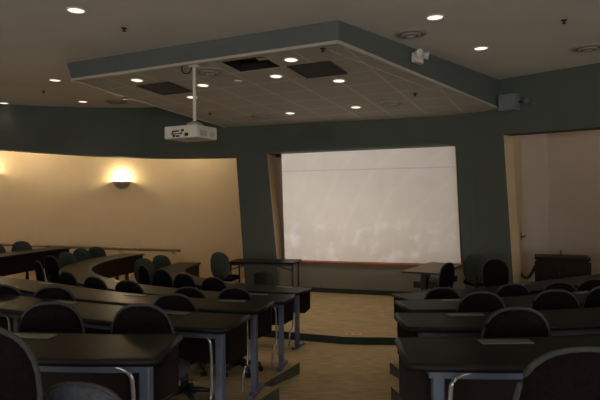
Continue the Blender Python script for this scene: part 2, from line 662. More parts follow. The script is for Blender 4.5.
# ------------------------------------------------------------------ pull-down projection screen in the niche
sbl, sbr = at_depth(285, 262, 11.40), at_depth(461, 263, 10.27)
stl, strr = at_depth(281, 153, 11.40), at_depth(455, 145, 10.27)
mid = (sbl + sbr) / 2
sdir = Vector((sbr.x - sbl.x, sbr.y - sbl.y, 0))
swid = sdir.length
sang = math.atan2(sdir.y, sdir.x)
scr = thing('projection_screen', 'large white pull-down projection screen hanging between the two dark green piers', 'projection screen', (mid.x, mid.y, SILL + 0.05), sang)
nrm = Vector((-math.sin(sang), math.cos(sang), 0))


def s_loc(p):
    d = Vector(p) - Vector((mid.x, mid.y, SILL + 0.05))
    return Vector((d.x * math.cos(sang) + d.y * math.sin(sang), -d.x * math.sin(sang) + d.y * math.cos(sang), d.z))


cor = [s_loc(p) for p in (sbl, sbr, strr, stl)]
zb_ = (cor[0].z + cor[1].z) / 2
zt_ = (cor[2].z + cor[3].z) / 2
cor = [Vector((c.x, 0, z)) for c, z in zip(cor, (zb_, zb_, zt_, zt_))]
b = MB()
fr = [b.v(c + Vector((0, -0.004, 0))) for c in cor]
bk = [b.v(c + Vector((0, 0.004, 0))) for c in cor]
b.face(fr)
b.face(bk[::-1])
for i in range(4):
    b.face([fr[i], fr[(i + 1) % 4], bk[(i + 1) % 4], bk[i]])
b.build('screen_fabric', M['screen'], scr)
b = MB()
b.tube([(cor[0].x - 0.01, 0, zb_ - 0.008), (cor[1].x + 0.01, 0, zb_ - 0.008)], 0.018, 8)
b.build('bottom_bar', M['black'], scr)
b = MB()
b.box(((cor[2].x + cor[3].x) / 2 - 0.05, 0.06, zt_ + 0.08), (cor[2].x - cor[3].x + 0.14, 0.12, 0.12))
b.build('roller_case', M['black'], scr, 0.02)
b = MB()
b.box((cor[3].x - 0.07, 0.03, zt_ - 0.05), (0.12, 0.08, 0.09))
b.build('end_bracket', M['void'], scr, 0.004)

# ------------------------------------------------------------------ dropped ceiling cloud
NR = at_z(338, 42, CZ + 1.78)
NL = at_z(72, 80, CZ + 1.78)
ne = Vector((NL.x - NR.x, NL.y - NR.y)).normalized()
nn = Vector((-ne.y, ne.x))
if nn.y < 0:
    nn = -nn
N0 = NR.x * nn.x + NR.y * nn.y
SL = -0.061


def cz(x, y):
    return CZ + 1.78 + SL * (x * nn.x + y * nn.y - N0)


def at_cloud(u, v):
    r = ray(u, v)
    # CZ + r.z t = CZ+1.78+SL*((r.x nn.x + nn.y) t - N0)
    t = (1.78 - SL * N0) / (r.z - SL * (r.x * nn.x + nn.y))
    return Vector((r.x * t, t, CZ + r.z * t))


RRp = w_hit(500)
RLp = w_hit(226)
plan = [Vector((NL.x, NL.y)), Vector((NR.x, NR.y)), RRp + w_normal(RRp) * 0.05, w_hit(440) + w_normal(w_hit(440)) * 0.05, w_hit(360) + w_normal(w_hit(360)) * 0.05,
        w_hit(290) + w_normal(w_hit(290)) * 0.05, RLp + w_normal(RLp) * 0.05]
# frame of the tile grid: origin at the near right corner, x along the near edge, y to the front, z down-normal to the slab
CX = Vector((ne.x, ne.y, 0)) * -1
CY = Vector((nn.x, nn.y, SL)).normalized()
CN = CX.cross(CY).normalized()
CM = Matrix((CX, CY, CN)).transposed()
C0 = Vector((NR.x, NR.y, CZ + 1.78))


def c_loc(p):
    return CM.transposed() @ (Vector(p) - C0)


HOLE = [c_loc(at_cloud(*q)) for q in ((220, 62.3), (260, 56.7), (282, 66.0), (243, 72.0))]
hx = sorted(p.x for p in HOLE)
hy = sorted(p.y for p in HOLE)
hx0, hx1 = (hx[0] + hx[1]) / 2, (hx[2] + hx[3]) / 2
hy0, hy1 = (hy[0] + hy[1]) / 2, (hy[2] + hy[3]) / 2
cloud = bpy.data.objects.new('ceiling_cloud', None)
COL.objects.link(cloud)
cloud.matrix_world = Matrix.Translation(C0) @ CM.to_4x4()
struct(cloud)
b = MB()
vs = [b.v(c_loc((p.x, p.y, cz(p.x, p.y)))) for p in plan]
b.face(vs)
bm = b.bm
for co, no in (((hx0, 0, 0), (1, 0, 0)), ((hx1, 0, 0), (1, 0, 0)), ((0, hy0, 0), (0, 1, 0)), ((0, hy1, 0), (0, 1, 0))):
    bmesh.ops.bisect_plane(bm, geom=bm.verts[:] + bm.edges[:] + bm.faces[:], plane_co=co, plane_no=no)
kill = [f for f in bm.faces if hx0 < f.calc_center_median().x < hx1 and hy0 < f.calc_center_median().y < hy1]
bmesh.ops.delete(bm, geom=kill, context='FACES')
b.build('ceiling_tiles', M['tile'], cloud)
b = MB()
z1 = 0.20
P4 = [(hx0, hy0), (hx1, hy0), (hx1, hy1), (hx0, hy1)]
lo = [b.v((x, y, 0)) for x, y in P4]
hi = [b.v((x, y, z1)) for x, y in P4]
b.face(hi)
for i in range(4):
    b.face([lo[i], lo[(i + 1) % 4], hi[(i + 1) % 4], hi[i]])
b.build('tile_opening', M['void'], cloud)
b = MB()
b.box((hx0 + 0.42, hy0 + 0.30, 0.12), (0.12, 0.10, 0.09))
b.build('junction_box', M['white_metal'], cloud)
b = MB()
b.tube([(hx0 + 0.05, hy0 + 0.15, 0.1), (hx0 + 0.3, hy0 + 0.2, 0.06), (hx0 + 0.45, hy0 + 0.4, 0.12)], 0.012, 6)
b.build('loose_cable', M['grille'], cloud)
# fascia and edge trim
b = MB()
t2 = 0.05
TOPS = {0: tuple(at_z(67, 63, CEIL - 0.002)), 1: tuple(at_z(338, 20, CEIL - 0.002))}
for (i, j) in ((6, 0), (0, 1), (1, 2)):
    p, q = plan[i], plan[j]
    b.face([b.v(c_loc((p.x, p.y, cz(p.x, p.y)))), b.v(c_loc((q.x, q.y, cz(q.x, q.y)))), b.v(c_loc(TOPS.get(j) or (q.x, q.y, CEIL - 0.002))), b.v(c_loc(TOPS.get(i) or (p.x, p.y, CEIL - 0.002)))])
bmesh.ops.remove_doubles(b.bm, verts=b.bm.verts[:], dist=1e-5)
fo = b.build('fascia', M['fascia'], cloud)
for (i, j) in ((6, 0), (0, 1), (1, 2)):
    p, q = plan[i], plan[j]
    b = MB()
    a3, c3 = c_loc((p.x, p.y, cz(p.x, p.y))), c_loc((q.x, q.y, cz(q.x, q.y)))
    d3 = (c3 - a3).normalized()
    ang = math.atan2(d3.y, d3.x)
    b.box((a3 + c3) / 2, ((c3 - a3).length, 0.035, 0.035), ang)
    b.build('edge_trim', M['trim_metal'], cloud)
b = MB()
# border strip inside the trim on the right side
for (i, j, s) in ((1, 2, 1),):
    p, q = plan[i], plan[j]
    a3, c3 = c_loc((p.x, p.y, cz(p.x, p.y))), c_loc((q.x, q.y, cz(q.x, q.y)))
    d3 = (c3 - a3).normalized()
    inn = Vector((-d3.y, d3.x, 0)) * 0.26 * s
    b.box((a3 + c3) / 2 + inn, ((c3 - a3).length - 0.3, 0.02, 0.012), math.atan2(d3.y, d3.x))
b.build('border_bar', M['trim_metal'], cloud)


# ------------------------------------------------------------------ ceiling fittings
def light(name, kind, loc, energy, col, parent=None, size=0.05, spot=None, blend=0.6, target=None):
    l = bpy.data.lights.new(name, kind)
    l.energy = energy
    l.color = col
    if kind in ('POINT', 'SPOT'):
        l.shadow_soft_size = size
    if kind == 'SPOT':
        l.spot_size = spot
        l.spot_blend = blend
    o = bpy.data.objects.new(name, l)
    COL.objects.link(o)
    o.location = loc
    if parent:
        o.parent = parent
    if target is not None:
        d = Vector(target) - Vector(loc)
        o.rotation_euler = d.to_track_quat('-Z', 'Y').to_euler()
    return o


WARM = (1.0, 0.80, 0.56)
rot_c = CM.to_4x4()
proto_ring = None


def downlight(p, label, energy, rad=0.105, tilt=False, col=WARM):
    o = thing('downlight', label, 'ceiling light', p, 0, 'recessed downlights')
    if tilt:
        o.matrix_world = Matrix.Translation(p) @ rot_c
    b = MB()
    n = 24
    b.lathe([(rad * 0.80, -0.002), (rad * 0.84, -0.012), (rad, -0.010), (rad * 1.02, -0.001)], n=n)
    b.build('trim_ring', M['white_metal'], o)
    b = MB()
    b.lathe([(rad * 0.80, -0.003), (rad * 0.5, -0.006), (0, -0.007)], n=n)
    b.build('lens', M['lamp'], o)
    light('downlight_lamp', 'SPOT', (0, 0, -0.03), energy, col, o, 0.06, math.radians(108), 0.9)
    return o


ZC = CEIL
for (u, v, lab, e) in (
        (76, 10, 'round recessed downlight in the flat ceiling at top left corner', 20),
        (55, 80, 'round recessed downlight left of the dropped ceiling panel\'s corner', 20),
        (83, 101.5, 'small round recessed downlight nearest the left end of dark header wall', 10),
        (4, 103, 'round recessed downlight at the far left beside the header wall', 2),
        (435, 17, 'bright round recessed downlight beside the round air diffuser right of dropped panel', 20),
        (481, 48, 'round recessed downlight near the dropped panel\'s right side and front wall', 20)):
    p = at_z(u, v, ZC)
    downlight(p, lab, e)
for (u, v, lab, e) in (
        (137, 80, 'glowing downlight in left near corner of the dropped tile panel', 16),
        (291, 59.5, 'bright downlight between the open tile hole and dark grille', 16),
        (276, 76, 'dimmer yellowish downlight just below the open tile hole', 16),
        (339, 80.5, 'yellowish downlight right of centre under the square dark grille', 16),
        (356, 107, 'downlight on the right of the row of two nearest the screen', 45),
        (290, 113, 'downlight on the left of the row of two nearest the screen', 45),
        (203, 85, 'downlight partly behind the projector pole, upper of two', 16),
        (192, 97, 'downlight partly behind the projector pole, lower of two', 16)):
    downlight(at_cloud(u, v), lab, e, 0.10, True)


def diffuser(p, label, r, tilt=False):
    o = thing('air_diffuser', label, 'air diffuser', p, 0, 'round air diffusers')
    if tilt:
        o.matrix_world = Matrix.Translation(p) @ rot_c
    for k, (r0, r1, z0) in enumerate(((r * 0.72, r, 0.0), (r * 0.40, r * 0.66, -0.02), (0.0, r * 0.32, -0.035))):
        b = MB()
        b.lathe([(r1, z0 - 0.001), (r1 * 0.97, z0 - 0.018), (max(r0, 0.0), z0 - 0.03), (max(r0 * 0.97, 0.0), z0 - 0.012)], n=28)
        b.build('cone_ring', M['diffuser'], o)
    b = MB()
    b.lathe([(r * 0.95, -0.002), (0, -0.004)], n=28)
    b.build('dark_throat', M['void'], o)


diffuser(at_z(411, 33, ZC), 'round air diffuser on flat ceiling right of dropped panel', 0.19)
diffuser(at_z(588, 47, ZC), 'round air diffuser at the far right edge of the ceiling', 0.19)
diffuser(at_z(116, 101.5, ZC), 'faint round air diffuser behind the dropped panel\'s left edge', 0.22)
diffuser(at_cloud(210, 71), 'round air diffuser in dropped panel between projector pole and open tile', 0.20, True)
diffuser(at_cloud(390, 103), 'round air diffuser in dropped panel near the right edge', 0.20, True)
diffuser(at_cloud(261, 115.5), 'round air diffuser in dropped panel left of front downlights', 0.20, True)


def grille(q, label):
    pts = [c_loc(at_cloud(*p)) for p in q]
    c = sum(pts, Vector()) / 4
    o = thing('ceiling_grille', label, 'ceiling grille')
    o.matrix_world = Matrix.Translation(C0 + CM @ c) @ rot_c
    s = 0.61
    b = MB()
    b.box((0, 0, -0.004), (s - 0.02, s - 0.02, 0.008))
    b.build('dark_panel', M['grille'], o)
    b = MB()
    for sx in (-1, 1):
        b.box((sx * (s / 2 - 0.012), 0, -0.008), (0.016, s, 0.012))
        b.box((0, sx * (s / 2 - 0.012), -0.008), (s, 0.016, 0.012))
    b.build('frame', M['grille'], o)


grille(((288, 67.7), (328, 61.7), (348, 71), (308, 76.7)), 'square dark grille panel set among tiles right of the hole')
grille(((140, 86.7), (167, 82.7), (192, 89), (163, 94)), 'square dark grille panel among tiles left of projector pole')


def sprinkler(p, label, tilt=False):
    o = thing('sprinkler_head', label, 'sprinkler', p, 0, 'sprinkler heads')
    if tilt:
        o.matrix_world = Matrix.Translation(p) @ rot_c
    b = MB()
    b.lathe([(0.035, -0.001), (0.033, -0.008), (0.012, -0.010), (0.010, -0.035), (0, -0.036)], n=12)
    b.build('escutcheon', M['black'], o)
    b = MB()
    b.lathe([(0.0, -0.034), (0.026, -0.036), (0.026, -0.040), (0, -0.041)], n=12)
    b.build('deflector', M['black'], o)


sprinkler(at_z(124, 28, ZC), 'black sprinkler head in flat ceiling above dropped panel\'s left fascia')
sprinkler(at_z(564, 20, ZC), 'black sprinkler head at upper right of flat ceiling')
sprinkler(at_z(43.5, 91, ZC), 'black sprinkler head in flat ceiling at far left')
sprinkler(at_cloud(323, 48.5), 'black sprinkler head near the dropped panel\'s near right corner', True)
sprinkler(at_cloud(210, 113), 'black sprinkler head in dropped panel above the projector', True)
sprinkler(at_cloud(415, 93.5), 'black sprinkler head in dropped panel near the right edge', True)
o = thing('ceiling_sensor', 'small pale diamond-shaped sensor on the tiles below open hole', 'sensor')
o.matrix_world = Matrix.Translation(at_cloud(238, 81)) @ rot_c @ Matrix.Rotation(PI / 4, 4, 'Z')
b = MB()
b.box((0, 0, -0.008), (0.11, 0.11, 0.016))
b.build('base_plate', M['white_metal'], o, 0.004)
b = MB()
b.lathe([(0.04, -0.016), (0.03, -0.035), (0, -0.042)], n=16)
b.build('dome', M['diffuser'], o)
p = at_cloud(125.5, 97.5)
b = MB(p)
b.box(p + Vector((0, 0, 0.02)), (0.10, 0.10, 0.10), 0.4)
tag(b.build('junction_box', M['black'], None, 0.01), 'small black box on the left lower edge of dropped panel', 'box')

# ------------------------------------------------------------------ projector on its pole
pt = at_cloud(194.2, 66)
pb_z = at_depth(193.5, 123.5, pt.y).z
axis = Vector((nn.x, nn.y))
pj_ang = math.atan2(axis.y, axis.x) - PI / 2
pole = thing('projector_mount', 'white ceiling pole carrying the projector below the dropped panel', 'projector mount', pt)
b = MB()
b.lathe([(0.0, 0.03), (0.075, 0.03), (0.075, -0.012), (0.025, -0.02)], n=20)
b.build('ceiling_plate', M['white_metal'], pole)
b = MB()
b.tube([(0, 0, 0), (0, 0, pb_z - pt.z)], 0.022, 14)
b.build('pole', M['white_metal'], pole)
b = MB()
b.lathe([(0.024, 0.03), (0.10, 0.0), (0.11, -0.035), (0.05, -0.05), (0, -0.05)], (0, 0, pb_z - pt.z - 0.0), 20)
b.build('mount_head', M['diffuser'], pole)
lp = [(-0.02, 0.0, 0.02), (-0.08, -0.01, 0.0), (-0.14, -0.02, -0.03), (-0.19, -0.02, -0.02), (-0.20, -0.02, 0.02)]
lp = [(-0.03, 0, 0.0), (-0.05, 0, -0.07), (-0.10, 0, -0.10), (-0.16, 0, -0.07), (-0.17, 0, 0.01), (-0.25, 0, 0.015)]
b = MB()
b.tube([v for v in crom([Vector(p) for p in lp], 6)], 0.010, 8)
tag(b.build('video_cable', M['black']), 'black cable looping from the ceiling tiles to projector pole', 'cable').location = pt
PW, PL, PH = 0.52, 0.45, 0.165
pz = pb_z - 0.05 - PH
pr = thing('projector', 'white ceiling-hung video projector with black rear connector panel', 'projector', (pt.x - 0.05, pt.y, pz), pj_ang)
b = MB()
b.box((0, 0, PH / 2), (PW, PL, PH))
b.build('case', M['projector'], pr, 0.018, 3)
b = MB()
y0 = -PL / 2 - 0.003
for (x, z, w, h) in ((-0.07, 0.095, 0.10, 0.02), (-0.06, 0.06, 0.16, 0.012), (-0.10, 0.035, 0.03, 0.03), (-0.04, 0.03, 0.06, 0.022), (0.10, 0.045, 0.055, 0.042),
                     (0.04, 0.10, 0.04, 0.03), (0.02, 0.065, 0.02, 0.03), (-0.12, 0.075, 0.02, 0.035)):
    b.box((x, y0, z), (w, 0.008, h))
b.build('connector_panel', M['black'], pr, 0.002)
b = MB()
for k in range(9):
    b.box((PW / 2 + 0.001, -0.15 + 0.017 * k, 0.065), (0.004, 0.006, 0.075))
for k in range(5):
    b.box((PW / 2 + 0.001, 0.06 + 0.022 * k, 0.065), (0.004, 0.008, 0.06))
b.build('side_vent', M['diffuser'], pr)
b = MB()
b.lathe([(0.0, 0.0), (0.045, 0.0), (0.05, 0.03), (0.042, 0.03), (0.036, 0.01), (0, 0.008)], (0.06, PL / 2 + 0.0, 0.065), 20, Matrix.Rotation(-PI / 2, 3, 'X'))
b.build('lens', M['black'], pr)
# spot added at the lens to brighten the screen, masked to its outline
R3 = Matrix.Rotation(pj_ang, 3, 'Z')
lens = Vector((pt.x - 0.05, pt.y, pz)) + R3 @ Vector((0.06, PL / 2 + 0.06, 0.065))
sc_mid = (sbl + sbr + strr + stl) / 4
bl = light('screen_fill_spot', 'SPOT', lens, 235.0, (1.0, 0.92, 0.84), None, 0.02, math.radians(75), 0.0, sc_mid)
bpy.context.view_layer.update()
q = bl.matrix_world.inverted()
pts = [q @ p for p in (sbl, sbr, strr, stl)]
pts = [(p.x / -p.z, p.y / -p.z) for p in pts]
ld = bl.data
ld.use_nodes = True
nt = ld.node_tree
em = nt.nodes['Emission']
tc = nt.nodes.new('ShaderNodeTexCoord')
sep = nt.nodes.new('ShaderNodeSeparateXYZ')
nt.links.new(tc.outputs['Normal'], sep.inputs['Vector'])


def mth(op, a, c=None):
    n = nt.nodes.new('ShaderNodeMath')
    n.operation = op
    for i, x in enumerate((a, c)):
        if x is None:
            continue
        if isinstance(x, (int, float)):
            n.inputs[i].default_value = x
        else:
            nt.links.new(x, n.inputs[i])
    return n.outputs['Value']


az = mth('ABSOLUTE', sep.outputs['Z'])
px = mth('DIVIDE', sep.outputs['X'], az)
py = mth('DIVIDE', sep.outputs['Y'], az)
acc = None
for i in range(4):
    (x0, y0), (x1, y1) = pts[i], pts[(i + 1) % 4]
    # inside lies left of each edge (corners run anticlockwise as the projector sees them)
    ex, ey = x1 - x0, y1 - y0
    Ln = math.hypot(ex, ey)
    ex, ey = ex / Ln, ey / Ln
    s1 = mth('SUBTRACT', mth('MULTIPLY', py, ex), mth('MULTIPLY', px, ey))
    side = mth('SUBTRACT', s1, ex * y0 - ey * x0 - 0.002)
    g = mth('GREATER_THAN', side, 0.0)
    acc = g if acc is None else mth('MULTIPLY', acc, g)
nt.links.new(acc, em.inputs['Strength'])

# ------------------------------------------------------------------ wall fittings
# emergency light on the right fascia
fa, fb = plan[1], plan[2]
k = (414 - 300.0) / F
tt = (fa.x - k * fa.y) / ((fa.x - k * fa.y) - (fb.x - k * fb.y))
fp = fa.lerp(fb, tt)
fp3 = at_depth(414, 59, fp.y)
fd = (fb - fa).normalized()
fn = Vector((fd.y, -fd.x))
el = thing('emergency_light', 'white twin-head emergency light on the dropped panel\'s right fascia', 'emergency light', (fp3.x + fn.x * 0.02, fp3.y + fn.y * 0.02, fp3.z), math.atan2(fd.y, fd.x))
b = MB()
b.box((0.0, -0.035, 0), (0.20, 0.07, 0.13))
b.build('housing', M['white_metal'], el, 0.008)
for sx in (-1, 1):
    b = MB()
    b.lathe([(0.0, -0.03), (0.035, -0.03), (0.055, 0.04), (0.05, 0.045), (0, 0.035)], (sx * 0.09, -0.10, 0.045), 16,
            Matrix.Rotation(sx * 0.5, 3, 'Z') @ Matrix.Rotation(PI / 2 + 0.3, 3, 'X'))
    b.build('lamp_head', M['strobe'], el)
# loudspeaker box high on the right of the front wall
sp = w_point(512, 103.5)
n2 = w_normal(Vector((sp.x, sp.y)))
sa = math.atan2(-n2.x, n2.y)
spk = thing('wall_speaker', 'blue-grey box loudspeaker mounted high on dark wall right of dropped panel', 'loudspeaker', (sp.x - n2.x * 0.01, sp.y - n2.y * 0.01, sp.z), sa)
b = MB()
b.box((-0.0, -0.10, 0), (0.29, 0.19, 0.27))
b.build('cabinet', M['speaker'], spk, 0.012)
b = MB()
b.box((0, -0.200, 0), (0.25, 0.01, 0.23))
b.build('grille', M['speaker'], spk, 0.004)
b = MB()
b.tube([(0.14, -0.05, 0), (0.25, -0.05, 0)], 0.015, 8)
b.build('bracket_arm', M['grille'], spk)
b = MB()
b.lathe([(0, 0.0), (0.06, 0.0), (0.06, 0.05), (0.03, 0.07), (0, 0.07)], (0.26, 0.0, 0), 16, Matrix.Rotation(PI / 2, 3, 'X'))
b.build('bracket_disc', M['fascia'], spk)


def on_curve(P, u):
    k = (u - 300.0) / F
    for a, c in zip(P, P[1:]):
        fa, fc = a.x - k * a.y, c.x - k * c.y
        if fa * fc <= 0:
            p = a.lerp(c, fa / (fa - fc))
            t = (c - a).normalized()
            return p, Vector((t.y, -t.x))
    return None


def sconce(u, v, label, energy):
    p, n = on_curve(BL, u)
    z = at_depth(u, v, p.y).z
    o = thing('wall_sconce', label, 'wall light', (p.x, p.y, z), math.atan2(n.x, -n.y), 'uplight wall sconces')
    # half bowl, open at the top, flat against the wall (local -y points into the room)
    b = MB()
    R, Hh = 0.21, 0.17
    rings = []
    for i in range(9):
        a = i / 8 * PI / 2
        r, zz = R * math.cos(a), -Hh * math.sin(a)
        rings.append([b.v((r * math.cos(-PI * k / 16), r * math.sin(-PI * k / 16), zz)) for k in range(17)])
    for A, B in zip(rings, rings[1:]):
        for k in range(16):
            b.face([A[k], A[k + 1], B[k + 1], B[k]], 0, True)
    so = b.build('bowl', M['sconce_metal'], o)
    md = so.modifiers.new('thick', 'SOLIDIFY')
    md.thickness = 0.008
    b = MB()
    b.box((0, -0.012, -0.05), (0.16, 0.02, 0.16))
    b.build('back_plate', M['sconce_metal'], o, 0.004)
    b = MB()
    b.tube([(-0.10, -0.09, -0.005), (0.10, -0.09, -0.005)], 0.03, 10)
    b.build('bulb', M['sconce_glow'], o)
    light('sconce_lamp', 'POINT', (0, -0.10, 0.06), energy, (1.0, 0.79, 0.50), o, 0.05)


sconce(122, 181.5, 'lit half-bowl uplight sconce on beige wall left of the projector', 28)
sconce(-14, 172, 'lit half-bowl sconce on beige wall just beyond the left picture edge', 28)

# handrail on the curved beige wall
pts = []
for u, v in ((-60, 242), (0, 244.5), (60, 246.6), (120, 248.8), (181, 250.6)):
    p, n = on_curve(BL, u)
    q = p + n * 0.09
    pts.append(Vector((q.x, q.y, at_depth(u, v, q.y).z)))
hr = thing('handrail', 'thin dark handrail running along the curved beige wall on the left', 'handrail', pts[-1])
b = MB(pts[-1])
cp = crom(pts, 8)
b.tube(cp, 0.03, 8)
b.build('rail', M['rail'], hr)
for i in (8, 16, 24, 31):
    p = cp[i]
    bp = min(BL, key=lambda w: (w - Vector((p.x, p.y))).length)
    b = MB(pts[-1])
    b.tube([p, p + Vector((0, 0, -0.07)), Vector((p.x, p.y, p.z - 0.09)).lerp(Vector((bp.x, bp.y, p.z - 0.09)), 0.9)], 0.012, 6)
    b.build('bracket', M['rail'], hr)

# right return wall: switch plate and small bracket, and hanging cord
ra, rb = Vector((b504.x, b504.y)), Vector((4.52, 11.4))


def on_seg(u, a, c):
    k = (u - 300.0) / F
    fa, fc = a.x - k * a.y, c.x - k * c.y
    return a.lerp(c, fa / (fa - fc))


rd = (rb - ra).normalized()
rn = Vector((rd.y, -rd.x))
p = on_seg(517.5, ra, rb)
z = at_depth(517.5, 228.5, p.y).z
sw = thing('light_switch', 'small white light switch plate on beige return wall right of pier', 'light switch', (p.x, p.y, z), math.atan2(rd.y, rd.x))
b = MB()
b.box((0, -0.006, 0), (0.18, 0.012, 0.13))
b.build('plate', M['white_metal'], sw, 0.003)
b = MB()
b.box((0, -0.016, 0.0), (0.025, 0.016, 0.05))
b.build('toggle', M['diffuser'], sw, 0.003)
p = on_seg(520.5, ra, rb)
z = at_depth(520.5, 236, p.y).z
hk = thing('coat_hook', 'small dark hook on beige return wall below the light switch', 'hook', (p.x, p.y, z), math.atan2(rd.y, rd.x))
b = MB()
b.box((0, -0.008, 0), (0.09, 0.016, 0.14))
b.build('back_plate', M['grille'], hk, 0.004)
b = MB()
b.tube([(0, -0.01, 0.0), (0.0, -0.07, -0.02), (0.0, -0.09, 0.03)], 0.014, 8)
b.build('prong', M['grille'], hk)


# ------------------------------------------------------------------ curved desks
def desk(row, side, tier, label, group, plates, legs_at):
    pts = resample(crom([Vector(p) for p in row], 12), 60)
    fr = frames_of(pts, side)
    z0 = TIER[tier]
    base = Vector((pts[0].x, pts[0].y, z0))
    o = thing('curved_desk', label, 'desk', base, 0, group)
    D = 0.215
    b = MB(base)
    t1, t0 = z0 + 0.74, z0 + 0.708
    b.sweep(fr, [(-D, t0), (-D, t1 - 0.002), (-D + 0.006, t1), (D - 0.006, t1), (D, t1 - 0.002), (D, t0)])
    b.build('tabletop', M['desk_top'], o)
    # rounded dark edge band all round
    b = MB(base)
    loop = [(p + n * -(D + 0.002)) for p, n in fr] + [(p + n * (D + 0.002)) for p, n in fr[::-1]]
    b.tube([(q.x, q.y, (t0 + t1) / 2 - 0.001) for q in loop], 0.0185, 8, closed=True)
    b.build('edge_band', M['desk_edge'], o)
    L = plen(pts)

    def at(s):
        i = max(0, min(60, s / L * 60))
        j = min(59, int(i))
        f = i - j
        p = fr[j][0].lerp(fr[j + 1][0], f)
        n = fr[j][1].lerp(fr[j + 1][1], f).normalized()
        t = Vector((-n.y, n.x)) if side < 0 else Vector((n.y, -n.x))
        return p, n, t
    # modesty panel with rounded lower corners
    b = MB(base)
    rg = []
    for i in range(61):
        s = L * i / 60
        p, n, t = at(s)
        e = min(s, L - s)
        dz = 0.07 * (1 - math.sqrt(max(0, 1 - (1 - min(e, 0.07) / 0.07) ** 2))) if e < 0.07 else 0
        zl = z0 + 0.40 + dz
        a, c = p + n * (D - 0.045), p + n * (D - 0.025)
        rg.append([b.v((a.x, a.y, zl)), b.v((a.x, a.y, t0 - 0.001)), b.v((c.x, c.y, t0 - 0.001)), b.v((c.x, c.y, zl))])
    for A, B in zip(rg, rg[1:]):
        for k in range(4):
            b.face([A[k], A[(k + 1) % 4], B[(k + 1) % 4], B[k]])
    b.face(rg[0])
    b.face(rg[-1][::-1])
    b.build('modesty_panel', M['panel'], o)
    # steel beam / cable tray under the top
    b = MB(base)
    sub = [at(0.10 + (L - 0.2) * i / 50) for i in range(51)]
    b.sweep([(p, n) for p, n, t in sub], [(-0.10, t0 - 0.065), (-0.10, t0 - 0.002), (-0.03, t0 - 0.002), (-0.03, t0 - 0.065)])
    b.build('support_beam', M['blue_metal'], o)
    for s in legs_at:
        if s < 0:
            s = L + s
        if s > L - 0.05:
            continue
        p, n, t = at(s)
        ang = math.atan2(t.y, t.x)
        q = p - n * 0.07
        b = MB(base)
        b.box((q.x, q.y, z0 + 0.365), (0.05, 0.065, 0.69), ang)
        lg = b.build('leg', M['blue_metal'], o, 0.008)
        f2 = p - n * 0.04
        b = MB(base)
        b.box((f2.x, f2.y, z0 + 0.0205), (0.055, 0.34, 0.035), ang)
        b.build('foot', M['blue_metal'], lg, 0.01)
        b = MB(base)
        c0 = q - n * 0.045 + t * 0.045
        b.tube(crom([Vector((c0.x + t.x * 0.10 + n.x * 0.03, c0.y + t.y * 0.10 + n.y * 0.03, t0 - 0.04)), Vector((c0.x + t.x * .02, c0.y + t.y * .02, t0 - 0.06)), Vector((c0.x, c0.y, t0 - 0.14)), Vector((c0.x, c0.y, z0 + 0.30)),
                     Vector((c0.x + t.x * 0.03 - n.x * 0.02, c0.y + t.y * 0.03 - n.y * 0.02, z0 + 0.2)), Vector((c0.x + t.x * 0.04 - n.x * 0.03, c0.y + t.y * 0.04 - n.y * 0.03, z0 + 0.03))], 5), 0.010, 8)
        b.build('cable_sleeve', M['chrome'], lg)
    for s in plates:
        p, n, t = at(s)
        q = p + n * 0.14
        b = MB(base)
        b.box((q.x, q.y, t1 + 0.002), (0.24, 0.075, 0.006), math.atan2(t.y, t.x))
        pl_ = b.build('power_plate', M['plate'], o, 0.002)
    return o, fr


ORD = ['nearest', 'second', 'third', 'fourth', 'fifth']
PATHS = {}
desk_lab_l = ['nearest long dark desk of the left block at bottom left',
              'second dark desk from the camera in the left block, with pale bent cable sleeve',
              'third dark desk of left block, whose far arm ends leftmost by the handrail',
              'fourth dark desk of left block, curving round to the middle far arm',
              'innermost dark U-shaped desk of the left block, beside the stage edge']
desk_lab_r = ['nearest dark desk of right block, in front of the big chair back',
              'second dark desk from the camera in the right block',
              'third dark desk of the right block, short of the front row',
              'front dark desk of the right block, near the low brown cabinet']
PL_L = [[0.75, 2.2], [0.55, 1.6, 3.0], [0.35, 1.4, 2.9], [0.40, 1.3, 2.6], [0.35, 1.3, 2.8]]
PL_R = [[0.50, 1.9], [0.45, 1.8], [0.5, 1.9], [0.5, 1.8]]
LEGS = [0.14, 1.85, 3.5, 5.1, 6.7, -0.16]
for i, r in enumerate(ROWS_L):
    PATHS[('L', i)] = desk(r, -1, i, desk_lab_l[i], 'curved desks of the left block', PL_L[i], [0.08] + LEGS[1:])[1]
for i, r in enumerate(ROWS_R):
    PATHS[('R', i)] = desk(r, 1, i, desk_lab_r[i], 'desks of the right block', PL_R[i], LEGS)[1]


# ------------------------------------------------------------------ chairs
def cushion(b, w, h, th, plane, c, p1=0.8, p2=0.75, curve=0.0, nseg=32, nr=6):
    c = Vector(c)

    def outline(k):
        a = 2 * PI * k / nseg
        cx, sx = math.cos(a), math.sin(a)
        return (w / 2 * math.copysign(abs(cx) ** p1, cx), h / 2 * math.copysign(abs(sx) ** p2, sx))

    def place(x, y, d):
        if plane == 'xz':
            return c + Vector((x, d + curve * x * x, y))
        return c + Vector((x, y, d))
    for sgn in (1, -1):
        rings = []
        for j in range(nr + 1):
            r = math.sin(j / nr * PI / 2)
            d = sgn * th / 2 * max(0.0, 1 - r ** 5) ** 0.5
            if j == 0:
                rings.append([b.v(place(0, 0, d))])
            else:
                rings.append([b.v(place(x * r, y * r, d)) for x, y in (outline(k) for k in range(nseg))])
        for A, B in zip(rings, rings[1:]):
            for k in range(nseg):
                if len(A) == 1:
                    b.face([A[0], B[k], B[(k + 1) % nseg]], 0, True)
                else:
                    b.face([A[k], A[(k + 1) % nseg], B[(k + 1) % nseg], B[k]], 0, True)
    bmesh.ops.remove_doubles(b.bm, verts=b.bm.verts[:], dist=1e-5)
    return [place(*outline(k), 0) for k in range(nseg)]


